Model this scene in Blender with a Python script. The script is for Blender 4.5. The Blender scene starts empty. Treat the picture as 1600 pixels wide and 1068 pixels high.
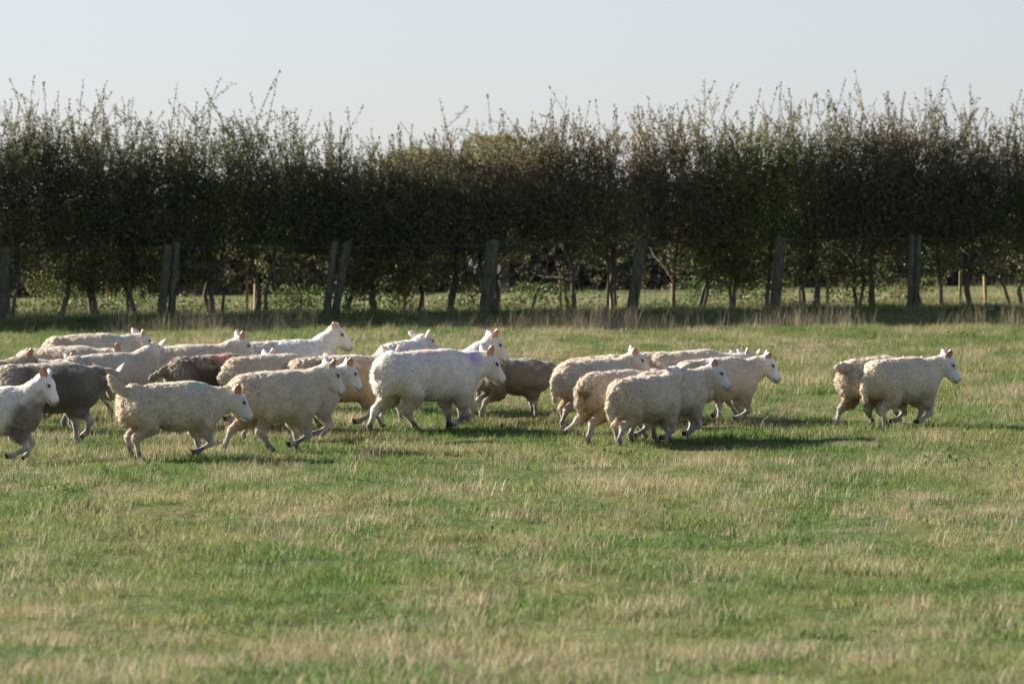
import bpy, math, random
import numpy as np
from math import radians, sin, cos, pi

random.seed(7)
RNG = np.random.default_rng(11)
scene = bpy.context.scene
C = scene.collection

# ------------------------------------------------------------------ camera
F_PX = 8889.0            # focal length in photo pixels (1600 wide)
H_EYE = 1.7
HORIZON = 424.0
cam_d = bpy.data.cameras.new('camera')
cam = bpy.data.objects.new('camera', cam_d)
C.objects.link(cam)
cam_d.sensor_width = 36.0
cam_d.lens = 200.0
cam_d.clip_start = 0.5
cam_d.clip_end = 9000.0
cam.location = (0, 0, H_EYE)
cam.rotation_euler = (radians(90) - math.atan((534.0 - HORIZON) / F_PX), 0, 0)
cam_d.dof.use_dof = True
cam_d.dof.focus_distance = 53.0
cam_d.dof.aperture_fstop = 4.8
scene.camera = cam

# ------------------------------------------------------------------ sky, sun
SUN_EL, SUN_AZ = 24.5, 68.0      # azimuth: from straight ahead (+Y) towards the left (-X)
world = bpy.data.worlds.new('World')
scene.world = world
world.use_nodes = True
wn = world.node_tree
for n in list(wn.nodes):
    wn.nodes.remove(n)
w_out = wn.nodes.new('ShaderNodeOutputWorld')
w_bg = wn.nodes.new('ShaderNodeBackground')
w_sky = wn.nodes.new('ShaderNodeTexSky')
w_sky.sky_type = 'NISHITA'
w_sky.sun_disc = False
w_sky.sun_elevation = radians(SUN_EL)
w_sky.sun_rotation = radians(-SUN_AZ)
w_sky.altitude = 0
w_sky.air_density = 1.0
w_sky.dust_density = 0.4
w_sky.ozone_density = 2.0
w_hs = wn.nodes.new('ShaderNodeHueSaturation')
w_hs.inputs['Saturation'].default_value = 0.65
w_mul = wn.nodes.new('ShaderNodeMix'); w_mul.data_type = 'RGBA'; w_mul.blend_type = 'MULTIPLY'
w_mul.inputs['Factor'].default_value = 1.0
w_mul.inputs['B'].default_value = (0.75, 0.765, 0.92, 1)
w_bg.inputs['Strength'].default_value = 0.06
wn.links.new(w_sky.outputs['Color'], w_hs.inputs['Color'])
wn.links.new(w_hs.outputs['Color'], w_mul.inputs['A'])
wn.links.new(w_mul.outputs['Result'], w_bg.inputs['Color'])
wn.links.new(w_bg.outputs['Background'], w_out.inputs['Surface'])

sun_d = bpy.data.lights.new('sun', 'SUN')
sun_d.energy = 5.0
sun_d.angle = radians(0.53)
sun_d.color = (1.0, 0.93, 0.82)
sun = bpy.data.objects.new('sun', sun_d)
C.objects.link(sun)
from mathutils import Vector, Matrix, Euler
to_sun = Vector((-sin(radians(SUN_AZ)) * cos(radians(SUN_EL)),
                 cos(radians(SUN_AZ)) * cos(radians(SUN_EL)), sin(radians(SUN_EL))))
sun.rotation_euler = to_sun.to_track_quat('Z', 'Y').to_euler()
sun.location = (-20, 20, 30)

vs = scene.view_settings
vs.view_transform = 'Standard'
vs.look = 'None'
vs.exposure = 1.46
vs.gamma = 1.0
vs.use_curve_mapping = False
scene.render.engine = 'CYCLES'
scene.cycles.max_bounces = 8
scene.cycles.transparent_max_bounces = 8

# ------------------------------------------------------------------ numpy noise
def _hash(ix, iy, iz, seed):
    h = (ix.astype(np.int64) * 374761393 + iy.astype(np.int64) * 668265263
         + iz.astype(np.int64) * 2147483647 + seed * 1274126177) & 0xFFFFFFFF
    h = ((h ^ (h >> 13)) * 1274126177) & 0xFFFFFFFF
    h = h ^ (h >> 16)
    return (h & 0xFFFFFF) / float(0xFFFFFF)

def noise3(p, seed=0):
    p = np.asarray(p, dtype=np.float64)
    i = np.floor(p).astype(np.int64)
    f = p - i
    f = f * f * (3 - 2 * f)
    r = 0
    for dx in (0, 1):
        wx = f[:, 0] if dx else 1 - f[:, 0]
        for dy in (0, 1):
            wy = f[:, 1] if dy else 1 - f[:, 1]
            for dz in (0, 1):
                wz = f[:, 2] if dz else 1 - f[:, 2]
                r = r + wx * wy * wz * _hash(i[:, 0] + dx, i[:, 1] + dy, i[:, 2] + dz, seed)
    return r * 2 - 1

def fbm(p, seed=0, octv=3):
    r, a, p = 0, 1.0, np.asarray(p, dtype=np.float64)
    for o in range(octv):
        r = r + a * noise3(p, seed + o * 17)
        a *= 0.5
        p = p * 2.03 + 3.7
    return r / 1.75

def sstep(a, b, x):
    t = np.clip((x - a) / (b - a), 0, 1)
    return t * t * (3 - 2 * t)

# ------------------------------------------------------------------ terrain heights
SLOPE = 0.0284
def fence_d(x):
    return 84.0 + 0.2 * np.clip(x, -14, 14)

def ground(x, y):
    """height of the land at x (right), y (away from the camera)"""
    x = np.asarray(x, dtype=np.float64); y = np.asarray(y, dtype=np.float64)
    lin = SLOPE * (y - 51.0)
    # flattens out towards the camera
    y0, y1 = 25.0, 51.0
    t = np.clip((y - y0) / (y1 - y0), 0, 1)
    near = SLOPE * ((y1 - y0) * (t * t * 0.5) - (y1 - y0) * 0.5)
    base = np.where(y >= y1, lin, near)
    e = y - fence_d(x)
    top = 1.085 + 0.013 * np.clip(x, -14, 14)
    field_edge = SLOPE * (fence_d(x) - 1.5 - 51.0)
    w = sstep(-1.5, -0.1, e)
    h = np.where(e < -1.5, base, field_edge * (1 - w) + top * w)
    h = np.where(e > -0.1, top + 0.03 * sstep(0, 6, e), h)
    p = np.stack([x.ravel() * 0.45, y.ravel() * 0.35, np.zeros(x.size)], 1)
    q = np.stack([x.ravel() * 1.9, y.ravel() * 1.9, np.zeros(x.size)], 1)
    n = (0.035 * noise3(p, 5) + 0.024 * noise3(q, 6) + 0.016 * noise3(q * 2.3, 7)).reshape(x.shape)
    fade = np.exp(-(np.clip(np.abs(x) - 20, 0, None) / 30) ** 2) * np.exp(-(np.clip(y - 110, 0, None) / 40) ** 2)
    return h + n * fade

def g1(x, y):
    return float(ground(np.array([x]), np.array([y]))[0])

def px_x(u, d):
    return (u - 800.0) / F_PX * d

def smooth_ground(d):          # along the middle, without the small bumps
    if d >= 51: return SLOPE * (d - 51)
    t = max(0, (d - 25) / 26)
    return SLOPE * (26 * t * t * .5 - 13)

def dist_of_row(y):            # distance at which the open field shows at photo row y
    lo, hi = 10.0, 81.0
    for _ in range(50):
        m = (lo + hi) / 2
        r = HORIZON + F_PX * (H_EYE - smooth_ground(m)) / m
        if r > y: lo = m
        else: hi = m
    return (lo + hi) / 2

# ------------------------------------------------------------------ materials
def new_mat(name):
    m = bpy.data.materials.new(name)
    m.use_nodes = True
    nt = m.node_tree
    for n in list(nt.nodes):
        nt.nodes.remove(n)
    out = nt.nodes.new('ShaderNodeOutputMaterial')
    return m, nt, out

def N(nt, t, **kw):
    n = nt.nodes.new(t)
    for k, v in kw.items():
        setattr(n, k, v)
    return n

def ramp(nt, stops):
    r = nt.nodes.new('ShaderNodeValToRGB')
    el = r.color_ramp.elements
    while len(el) > len(stops): el.remove(el[-1])
    while len(el) < len(stops): el.new(0.5)
    for e, (p, c) in zip(el, stops):
        e.position = p
        e.color = (*c, 1)
    return r

def leafy(name, cols, transl=0.35, rough=0.55, attr=None, spec=0.3):
    """two sided foliage: diffuse/gloss plus transmitted light; colour varies by a colour attribute"""
    m, nt, out = new_mat(name)
    b = N(nt, 'ShaderNodeBsdfPrincipled')
    b.inputs['Roughness'].default_value = rough
    b.inputs['Specular IOR Level'].default_value = spec
    t = N(nt, 'ShaderNodeBsdfTranslucent')
    mx = N(nt, 'ShaderNodeMixShader')
    mx.inputs[0].default_value = transl
    a = N(nt, 'ShaderNodeAttribute', attribute_name='tint')
    r = ramp(nt, cols)
    nt.links.new(a.outputs['Fac'], r.inputs['Fac'])
    nt.links.new(r.outputs['Color'], b.inputs['Base Color'])
    nt.links.new(r.outputs['Color'], t.inputs['Color'])
    nt.links.new(b.outputs[0], mx.inputs[1])
    nt.links.new(t.outputs[0], mx.inputs[2])
    nt.links.new(mx.outputs[0], out.inputs['Surface'])
    return m

def grass_mat(name, c_lo, c_hi, c_alt, transl):
    m, nt, out = new_mat(name)
    geo = N(nt, 'ShaderNodeNewGeometry')
    mp = N(nt, 'ShaderNodeMapping')
    mp.inputs['Scale'].default_value = (0.55, 0.30, 0.0)
    nz = N(nt, 'ShaderNodeTexNoise')
    nz.inputs['Scale'].default_value = 1.0
    nz.inputs['Detail'].default_value = 5
    nz.inputs['Roughness'].default_value = 0.65
    nt.links.new(geo.outputs['Position'], mp.inputs['Vector'])
    nt.links.new(mp.outputs[0], nz.inputs['Vector'])
    cr = ramp(nt, [(0.44, (0, 0, 0)), (0.60, (1, 1, 1))])
    nt.links.new(nz.outputs['Fac'], cr.inputs['Fac'])
    at = N(nt, 'ShaderNodeAttribute', attribute_name='tint')
    oi = N(nt, 'ShaderNodeObjectInfo')
    m1 = N(nt, 'ShaderNodeMix', data_type='RGBA')
    m1.inputs['A'].default_value = (*c_lo, 1); m1.inputs['B'].default_value = (*c_hi, 1)
    nt.links.new(at.outputs['Fac'], m1.inputs['Factor'])
    m2 = N(nt, 'ShaderNodeMix', data_type='RGBA')
    m2.inputs['B'].default_value = (*c_alt, 1)
    nt.links.new(cr.outputs['Color'], m2.inputs['Factor'])
    nt.links.new(m1.outputs['Result'], m2.inputs['A'])
    hv = N(nt, 'ShaderNodeHueSaturation')
    mr = N(nt, 'ShaderNodeMapRange')
    mr.inputs['To Min'].default_value = 0.7; mr.inputs['To Max'].default_value = 1.3
    nt.links.new(oi.outputs['Random'], mr.inputs['Value'])
    nt.links.new(mr.outputs[0], hv.inputs['Value'])
    nt.links.new(m2.outputs['Result'], hv.inputs['Color'])
    b = N(nt, 'ShaderNodeBsdfPrincipled')
    b.inputs['Roughness'].default_value = 0.55
    b.inputs['Specular IOR Level'].default_value = 0.25
    t = N(nt, 'ShaderNodeBsdfTranslucent')
    mx = N(nt, 'ShaderNodeMixShader'); mx.inputs[0].default_value = transl
    nt.links.new(hv.outputs[0], b.inputs['Base Color'])
    nt.links.new(hv.outputs[0], t.inputs['Color'])
    nt.links.new(b.outputs[0], mx.inputs[1]); nt.links.new(t.outputs[0], mx.inputs[2])
    nt.links.new(mx.outputs[0], out.inputs['Surface'])
    return m

def mat_field():
    m, nt, out = new_mat('field_turf')
    geo = N(nt, 'ShaderNodeNewGeometry')
    mp = N(nt, 'ShaderNodeMapping'); mp.inputs['Scale'].default_value = (0.55, 0.30, 0.0)
    nz = N(nt, 'ShaderNodeTexNoise'); nz.inputs['Scale'].default_value = 1.0
    nz.inputs['Detail'].default_value = 6; nz.inputs['Roughness'].default_value = 0.65
    nt.links.new(geo.outputs['Position'], mp.inputs['Vector']); nt.links.new(mp.outputs[0], nz.inputs['Vector'])
    n2 = N(nt, 'ShaderNodeTexNoise'); n2.inputs['Scale'].default_value = 14.0; n2.inputs['Detail'].default_value = 4
    nt.links.new(geo.outputs['Position'], n2.inputs['Vector'])
    r1 = ramp(nt, [(0.38, (0.075, 0.115, 0.03)), (0.55, (0.12, 0.14, 0.045)), (0.68, (0.21, 0.17, 0.085))])
    nt.links.new(nz.outputs['Fac'], r1.inputs['Fac'])
    r2 = ramp(nt, [(0.3, (0.45, 0.45, 0.45)), (0.7, (1.25, 1.25, 1.2))])
    nt.links.new(n2.outputs['Fac'], r2.inputs['Fac'])
    mu = N(nt, 'ShaderNodeMix', data_type='RGBA', blend_type='MULTIPLY'); mu.inputs['Factor'].default_value = 1.0
    nt.links.new(r1.outputs[0], mu.inputs['A']); nt.links.new(r2.outputs[0], mu.inputs['B'])
    b = N(nt, 'ShaderNodeBsdfPrincipled'); b.inputs['Roughness'].default_value = 0.95
    b.inputs['Specular IOR Level'].default_value = 0.1
    nt.links.new(mu.outputs['Result'], b.inputs['Base Color'])
    bp = N(nt, 'ShaderNodeBump'); bp.inputs['Strength'].default_value = 0.8; bp.inputs['Distance'].default_value = 0.03
    nt.links.new(n2.outputs['Fac'], bp.inputs['Height']); nt.links.new(bp.outputs[0], b.inputs['Normal'])
    nt.links.new(b.outputs[0], out.inputs['Surface'])
    return m

def mat_bark(name, a, b_, scale=18.0):
    m, nt, out = new_mat(name)
    tc = N(nt, 'ShaderNodeTexCoord')
    mp = N(nt, 'ShaderNodeMapping'); mp.inputs['Scale'].default_value = (1, 1, 0.22)
    nz = N(nt, 'ShaderNodeTexNoise'); nz.inputs['Scale'].default_value = scale; nz.inputs['Detail'].default_value = 6
    nz.inputs['Roughness'].default_value = 0.7
    nt.links.new(tc.outputs['Object'], mp.inputs['Vector']); nt.links.new(mp.outputs[0], nz.inputs['Vector'])
    r = ramp(nt, [(0.3, a), (0.7, b_)])
    nt.links.new(nz.outputs['Fac'], r.inputs['Fac'])
    b = N(nt, 'ShaderNodeBsdfPrincipled'); b.inputs['Roughness'].default_value = 0.9
    b.inputs['Specular IOR Level'].default_value = 0.2
    nt.links.new(r.outputs[0], b.inputs['Base Color'])
    bp = N(nt, 'ShaderNodeBump'); bp.inputs['Strength'].default_value = 0.7; bp.inputs['Distance'].default_value = 0.01
    nt.links.new(nz.outputs['Fac'], bp.inputs['Height']); nt.links.new(bp.outputs[0], b.inputs['Normal'])
    nt.links.new(b.outputs[0], out.inputs['Surface'])
    return m

def mat_wool():
    m, nt, out = new_mat('sheep_wool')
    at = N(nt, 'ShaderNodeAttribute', attribute_name='coat')
    tc = N(nt, 'ShaderNodeTexCoord')
    nz = N(nt, 'ShaderNodeTexNoise'); nz.inputs['Scale'].default_value = 55; nz.inputs['Detail'].default_value = 4
    nt.links.new(tc.outputs['Object'], nz.inputs['Vector'])
    r = ramp(nt, [(0.3, (0.82, 0.81, 0.79)), (0.65, (1.06, 1.06, 1.06))])
    nt.links.new(nz.outputs['Fac'], r.inputs['Fac'])
    mu = N(nt, 'ShaderNodeMix', data_type='RGBA', blend_type='MULTIPLY'); mu.inputs['Factor'].default_value = 1.0
    nt.links.new(at.outputs['Color'], mu.inputs['A']); nt.links.new(r.outputs[0], mu.inputs['B'])
    b = N(nt, 'ShaderNodeBsdfPrincipled'); b.inputs['Roughness'].default_value = 0.9
    b.inputs['Specular IOR Level'].default_value = 0.15
    b.inputs['Sheen Weight'].default_value = 0.25
    b.inputs['Sheen Roughness'].default_value = 0.5
    nt.links.new(mu.outputs['Result'], b.inputs['Base Color'])
    bp = N(nt, 'ShaderNodeBump'); bp.inputs['Strength'].default_value = 0.45; bp.inputs['Distance'].default_value = 0.008
    nt.links.new(nz.outputs['Fac'], bp.inputs['Height']); nt.links.new(bp.outputs[0], b.inputs['Normal'])
    nt.links.new(b.outputs[0], out.inputs['Surface'])
    return m

def mat_ear():
    m, nt, out = new_mat('sheep_ear_skin')
    at = N(nt, 'ShaderNodeAttribute', attribute_name='coat')
    b = N(nt, 'ShaderNodeBsdfPrincipled'); b.inputs['Roughness'].default_value = 0.7
    t = N(nt, 'ShaderNodeBsdfTranslucent'); t.inputs['Color'].default_value = (0.62, 0.17, 0.10, 1)
    mx = N(nt, 'ShaderNodeMixShader'); mx.inputs[0].default_value = 0.16
    nt.links.new(at.outputs['Color'], b.inputs['Base Color'])
    nt.links.new(b.outputs[0], mx.inputs[1]); nt.links.new(t.outputs[0], mx.inputs[2])
    nt.links.new(mx.outputs[0], out.inputs['Surface'])
    return m

def mat_plain(name, col, rough=0.6, spec=0.4, metal=0.0):
    m, nt, out = new_mat(name)
    tc = N(nt, 'ShaderNodeTexCoord')
    nz = N(nt, 'ShaderNodeTexNoise'); nz.inputs['Scale'].default_value = 40
    nt.links.new(tc.outputs['Object'], nz.inputs['Vector'])
    r = ramp(nt, [(0.3, tuple(c * 0.75 for c in col)), (0.7, col)])
    nt.links.new(nz.outputs['Fac'], r.inputs['Fac'])
    b = N(nt, 'ShaderNodeBsdfPrincipled'); b.inputs['Roughness'].default_value = rough
    b.inputs['Specular IOR Level'].default_value = spec; b.inputs['Metallic'].default_value = metal
    nt.links.new(r.outputs[0], b.inputs['Base Color'])
    nt.links.new(b.outputs[0], out.inputs['Surface'])
    return m

M_FIELD = mat_field()
M_GRASS = grass_mat('green_grass_blade', (0.086, 0.15, 0.031), (0.162, 0.238, 0.057), (0.25, 0.25, 0.095), 0.42)
M_STRAW = grass_mat('dry_grass_blade', (0.36, 0.275, 0.17), (0.52, 0.42, 0.28), (0.42, 0.35, 0.20), 0.32)
M_HEDGE = leafy('hedge_leaf', [(0.0, (0.08, 0.12, 0.04)), (0.35, (0.13, 0.145, 0.065)), (0.65, (0.20, 0.175, 0.10)), (0.86, (0.20, 0.14, 0.09)), (1.0, (0.32, 0.27, 0.08))], 0.48, 0.5, spec=0.4)
M_HEDGE_G = leafy('green_hedge_leaf', [(0.0, (0.08, 0.13, 0.035)), (0.5, (0.15, 0.19, 0.05)), (1.0, (0.27, 0.26, 0.07))], 0.48, 0.5, spec=0.4)
M_WEED = leafy('weed_leaf', [(0.0, (0.06, 0.11, 0.025)), (0.5, (0.11, 0.16, 0.04)), (1.0, (0.24, 0.20, 0.08))], 0.4, 0.5)
M_CLOVER = leafy('clover_leaf', [(0.0, (0.07, 0.13, 0.03)), (1.0, (0.14, 0.2, 0.05))], 0.4, 0.8, spec=0.1)
M_FARLEAF = leafy('far_tree_leaf', [(0.0, (0.11, 0.13, 0.045)), (0.5, (0.19, 0.19, 0.06)), (1.0, (0.28, 0.24, 0.07))], 0.45, 0.5)
M_SCRUB = leafy('far_scrub_leaf', [(0.0, (0.08, 0.085, 0.05)), (0.5, (0.14, 0.13, 0.08)), (1.0, (0.21, 0.18, 0.11))], 0.3, 0.6)
M_BARK = mat_bark('hawthorn_bark', (0.05, 0.042, 0.03), (0.19, 0.155, 0.11))
M_POST = mat_bark('weathered_post_wood', (0.02, 0.023, 0.014), (0.17, 0.165, 0.105), 30)
M_STAKE = mat_bark('pale_stake_wood', (0.22, 0.16, 0.09), (0.42, 0.31, 0.18), 26)
M_WIRE = mat_plain('galvanised_wire', (0.16, 0.165, 0.14), 0.55, 0.5, 0.7)
M_WOOL = mat_wool()
M_EAR = mat_ear()
M_EYE = mat_plain('sheep_eye', (0.012, 0.009, 0.006), 0.12, 0.6)
M_HOOF = mat_plain('sheep_hoof', (0.045, 0.037, 0.028), 0.6, 0.3)
M_TAG = mat_plain('yellow_tag', (0.75, 0.55, 0.05), 0.4, 0.5)

# ------------------------------------------------------------------ object helpers
def mesh_obj(name, verts, faces, mat, parent=None, attrs=None, smooth=False, coll=None, loc=None):
    """faces: (n,k) int array with a fixed k or a list of lists"""
    me = bpy.data.meshes.new(name)
    verts = np.asarray(verts, dtype=np.float32)
    if isinstance(faces, np.ndarray):
        k = faces.shape[1]
        me.vertices.add(len(verts)); me.vertices.foreach_set('co', verts.ravel())
        me.loops.add(faces.size); me.loops.foreach_set('vertex_index', faces.ravel().astype(np.int32))
        me.polygons.add(len(faces))
        me.polygons.foreach_set('loop_start', np.arange(0, faces.size, k, dtype=np.int32))
        me.update(calc_edges=True)
    else:
        me.from_pydata([tuple(v) for v in verts], [], faces)
    for an, (kind, data) in (attrs or {}).items():
        a = me.attributes.new(an, kind, 'POINT')
        if kind == 'FLOAT':
            a.data.foreach_set('value', np.asarray(data, dtype=np.float32).ravel())
        elif kind == 'FLOAT_COLOR':
            a.data.foreach_set('color', np.asarray(data, dtype=np.float32).ravel())
    if smooth:
        me.polygons.foreach_set('use_smooth', np.ones(len(me.polygons), dtype=bool))
    for mm in (mat if isinstance(mat, (list, tuple)) else [mat]):
        me.materials.append(mm)
    o = bpy.data.objects.new(name, me)
    (coll or C).objects.link(o)
    if parent: o.parent = parent
    if loc is not None: o.location = loc
    return o

def thing(name, label, cat, loc, rotz=0.0, group=None):
    o = bpy.data.objects.new(name, None)
    o.empty_display_size = 0.2
    C.objects.link(o)
    o.location = loc; o.rotation_euler = (0, 0, rotz)
    o['label'] = label; o['category'] = cat
    if group: o['group'] = group
    return o

def tubes(paths, sides=5):
    """paths: list of (points, radii); returns verts, quad faces"""
    V, Fc, off = [], [], 0
    for pts, rad in paths:
        pts = np.asarray(pts, float); rad = np.asarray(rad, float); n = len(pts)
        tan = np.gradient(pts, axis=0)
        tan /= np.linalg.norm(tan, axis=1)[:, None] + 1e-9
        ref = np.array([1.0, 0, 0]) if abs(tan[0, 0]) < 0.8 else np.array([0, 1.0, 0])
        a = np.cross(tan, ref); a /= np.linalg.norm(a, axis=1)[:, None] + 1e-9
        b = np.cross(tan, a)
        ang = np.arange(sides) * 2 * pi / sides
        ring = pts[:, None, :] + rad[:, None, None] * (np.cos(ang)[None, :, None] * a[:, None, :] + np.sin(ang)[None, :, None] * b[:, None, :])
        V.append(ring.reshape(-1, 3))
        i = np.arange(n - 1)[:, None] * sides; j = np.arange(sides)[None, :]; j2 = (j + 1) % sides
        q = np.stack([i + j, i + j2, i + sides + j2, i + sides + j], -1).reshape(-1, 4) + off
        Fc.append(q)
        off += n * sides
    return np.concatenate(V), np.concatenate(Fc)

def leaves(pos, size, rng, droop=0.2, aspect=0.62):
    """diamond-ish folded leaves (2 triangles each) at pos, random orientation"""
    n = len(pos)
    d = rng.normal(size=(n, 3)); d[:, 2] -= droop; d /= np.linalg.norm(d, axis=1)[:, None]
    s = rng.normal(size=(n, 3)); s -= (s * d).sum(1)[:, None] * d; s /= np.linalg.norm(s, axis=1)[:, None]
    nr = np.cross(d, s)
    L = (size * rng.uniform(0.65, 1.35, n))[:, None]
    v0 = pos - d * L * 0.5
    v1 = pos + s * L * aspect * 0.5 + nr * L * 0.12
    v2 = pos + d * L * 0.5
    v3 = pos - s * L * aspect * 0.5 + nr * L * 0.12
    V = np.stack([v0, v1, v2, v3], 1).reshape(-1, 3)
    k = np.arange(n)[:, None] * 4
    Fc = np.concatenate([k + np.array([[0, 1, 2]]), k + np.array([[0, 2, 3]])], 0)
    return V, Fc

# ------------------------------------------------------------------ the land
def axis_pts(lo, a, b, hi, step):
    mid = np.arange(a, b + 1e-6, step)
    g = [0.0]; s = step
    while g[-1] < max(hi - b, a - lo):
        s *= 1.35; g.append(g[-1] + s)
    g = np.array(g[1:])
    left = a - g[g <= (a - lo) * 1.3][::-1]
    right = b + g[g <= (hi - b) * 1.3]
    return np.concatenate([left, mid, right])
gx = axis_pts(-4000, -13, 13, 4000, 0.22)
gy = axis_pts(-300, 22, 100, 6000, 0.25)
GX, GY = np.meshgrid(gx, gy, indexing='ij')
GZ = ground(GX, GY)
nx_, ny_ = GX.shape
idx = np.arange(nx_ * ny_).reshape(nx_, ny_)
gf = np.stack([idx[:-1, :-1], idx[1:, :-1], idx[1:, 1:], idx[:-1, 1:]], -1).reshape(-1, 4)
field = mesh_obj('grass_field', np.stack([GX, GY, GZ], -1).reshape(-1, 3), gf, M_FIELD, smooth=True)
field['kind'] = 'structure'

# ------------------------------------------------------------------ grass (instanced tufts: stuff)
tuft_coll = {}
def tuft_mesh(name, n, lmin, lmax, width, spread, lean, mat, coll, rng, segs=2, head=False):
    V, Fc, T = [], [], []
    for i in range(n):
        r = spread * math.sqrt(rng.random()); a = rng.random() * 2 * pi
        base = np.array([r * cos(a), r * sin(a), -0.01])
        L = rng.uniform(lmin, lmax)
        th = rng.random() * 2 * pi
        ln = lean * rng.uniform(0.2, 1.0)
        side = np.array([-sin(th + rng.normal() * .6), cos(th + rng.normal() * .6), 0.0])
        w = width * rng.uniform(0.7, 1.3)
        tint = rng.random()
        o = len(V)
        for k in range(segs + 1):
            t = k / segs
            c = base + np.array([cos(th) * ln * L * t * t, sin(th) * ln * L * t * t, L * t * (1 - 0.25 * ln * t)])
            ww = w * (1 - t * 0.8) if not head else w * (1.0 if t < 0.99 else 1.6)
            if k < segs or head:
                V += [c - side * ww / 2, c + side * ww / 2]; T += [tint, tint]
            else:
                V += [c]; T += [tint]
        for k in range(segs):
            p = o + 2 * k
            if k < segs - 1 or head:
                Fc += [[p, p + 1, p + 3, p + 2]]
            else:
                Fc += [[p, p + 1, p + 2]]
    ob = mesh_obj(name, np.array(V), Fc, mat, attrs={'tint': ('FLOAT', T)}, coll=coll)
    return ob

def scatter_group(coll):
    ng = bpy.data.node_groups.new('scatter_' + coll.name, 'GeometryNodeTree')
    ng.interface.new_socket('Geometry', in_out='INPUT', socket_type='NodeSocketGeometry')
    ng.interface.new_socket('Geometry', in_out='OUTPUT', socket_type='NodeSocketGeometry')
    gi = ng.nodes.new('NodeGroupInput'); go = ng.nodes.new('NodeGroupOutput')
    ci = ng.nodes.new('GeometryNodeCollectionInfo')
    ci.inputs['Collection'].default_value = coll
    ci.inputs['Separate Children'].default_value = True
    ci.inputs['Reset Children'].default_value = True
    ip = ng.nodes.new('GeometryNodeInstanceOnPoints')
    ip.inputs['Pick Instance'].default_value = True
    def attr(nm, ty):
        a = ng.nodes.new('GeometryNodeInputNamedAttribute'); a.data_type = ty
        a.inputs['Name'].default_value = nm
        return a
    a1 = attr('pick', 'INT'); a2 = attr('turn', 'FLOAT_VECTOR'); a3 = attr('size', 'FLOAT_VECTOR')
    L = ng.links.new
    L(gi.outputs[0], ip.inputs['Points']); L(ci.outputs[0], ip.inputs['Instance'])
    L(a1.outputs['Attribute'], ip.inputs['Instance Index'])
    L(a2.outputs['Attribute'], ip.inputs['Rotation'])
    L(a3.outputs['Attribute'], ip.inputs['Scale'])
    L(ip.outputs[0], go.inputs[0])
    return ng

def scatter(name, pts, pick, turn, size, ng):
    me = bpy.data.meshes.new(name)
    me.vertices.add(len(pts)); me.vertices.foreach_set('co', pts.astype(np.float32).ravel())
    a = me.attributes.new('pick', 'INT', 'POINT'); a.data.foreach_set('value', pick.astype(np.int32))
    a = me.attributes.new('turn', 'FLOAT_VECTOR', 'POINT'); a.data.foreach_set('vector', turn.astype(np.float32).ravel())
    a = me.attributes.new('size', 'FLOAT_VECTOR', 'POINT'); a.data.foreach_set('vector', size.astype(np.float32).ravel())
    o = bpy.data.objects.new(name, me); C.objects.link(o)
    md = o.modifiers.new('scatter', 'NODES'); md.node_group = ng
    o['kind'] = 'stuff'
    return o

def points_in(d0, d1, dens, rng, half=lambda y: 0.092 * y + 2.5):
    W = half(d1)
    n = int((d1 - d0) * 2 * W * dens)
    y = rng.uniform(d0, d1, n); x = rng.uniform(-W, W, n)
    k = np.abs(x) < half(y)
    return x[k], y[k]

def dryness(x, y):
    p = np.stack([x * 0.5, y * 0.30, np.zeros_like(x)], 1)
    q = np.stack([x * 2.2, y * 1.3, np.zeros_like(x)], 1)
    return 0.5 + 0.5 * (0.8 * fbm(p, 40, 3) + 0.5 * noise3(q, 44))

rg = np.random.default_rng(3)
gcoll = bpy.data.collections.new('grass_tufts')
for i in range(5):
    tuft_mesh(f'tuft_a{i}', 44, 0.025, 0.08, 0.0055, 0.14, 1.4, M_GRASS, gcoll, rg)
for i in range(4):
    tuft_mesh(f'tuft_b{i}', 22, 0.04, 0.125, 0.0036, 0.12, 1.15, M_STRAW, gcoll, rg)
for i in range(3):
    tuft_mesh(f'tuft_c{i}', 8, 0.18, 0.42, 0.0034, 0.11, 0.5, M_STRAW, gcoll, rg, segs=3)
for i in range(2):                       # broad-leaved pasture weeds
    cen = rg.normal(0, 1, (60, 3)) * np.array([.10, .10, 0]); cen[:, 2] = rg.uniform(.0, .06, 60)
    wv, wf = leaves(cen, 0.028, rg, droop=0.0)
    mesh_obj(f'tuft_d{i}', wv, wf, M_CLOVER, attrs={'tint': ('FLOAT', np.repeat(rg.uniform(0, .4, 60), 4))}, coll=gcoll)
NG = scatter_group(gcoll)

x, y = points_in(24.0, 82.5, 46, rg)
e = y - fence_d(x)
k = e < -0.3
x, y, e = x[k], y[k], e[k]
dry = dryness(x, y)
rnd = rg.random(len(x))
pick = np.where(rnd < sstep(0.36, 0.74, dry) * 0.60 + 0.05, 5 + rg.integers(0, 4, len(x)), rg.integers(0, 5, len(x)))
tall = rg.random(len(x)) < 0.012 * sstep(0.5, 0.8, dry)
pick = np.where(e > -1.5, np.where(rnd < .07, 5 + rg.integers(0, 4, len(x)), rg.integers(0, 5, len(x))), pick)
pick = np.where(tall & (e < -1.7), 9 + rg.integers(0, 3, len(x)), pick)
wk = (rg.random(len(x)) < 0.16 * sstep(.68, .9, 0.5 + 0.5 * fbm(np.stack([x * 0.8, y * .6, x * 0], 1), 88, 2))) & (e < -3.2)
pick = np.where(wk, 12 + rg.integers(0, 2, len(x)), pick)
clump = 0.5 + 1.0 * sstep(0.1, 0.8, 0.5 + 0.5 * fbm(np.stack([x * 2.2, y * 1.5, x * 0], 1), 61, 3))
sz = clump * rg.uniform(0.75, 1.25, len(x))
sz = np.where(tall, rg.uniform(0.5, 0.85, len(x)), sz)
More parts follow.
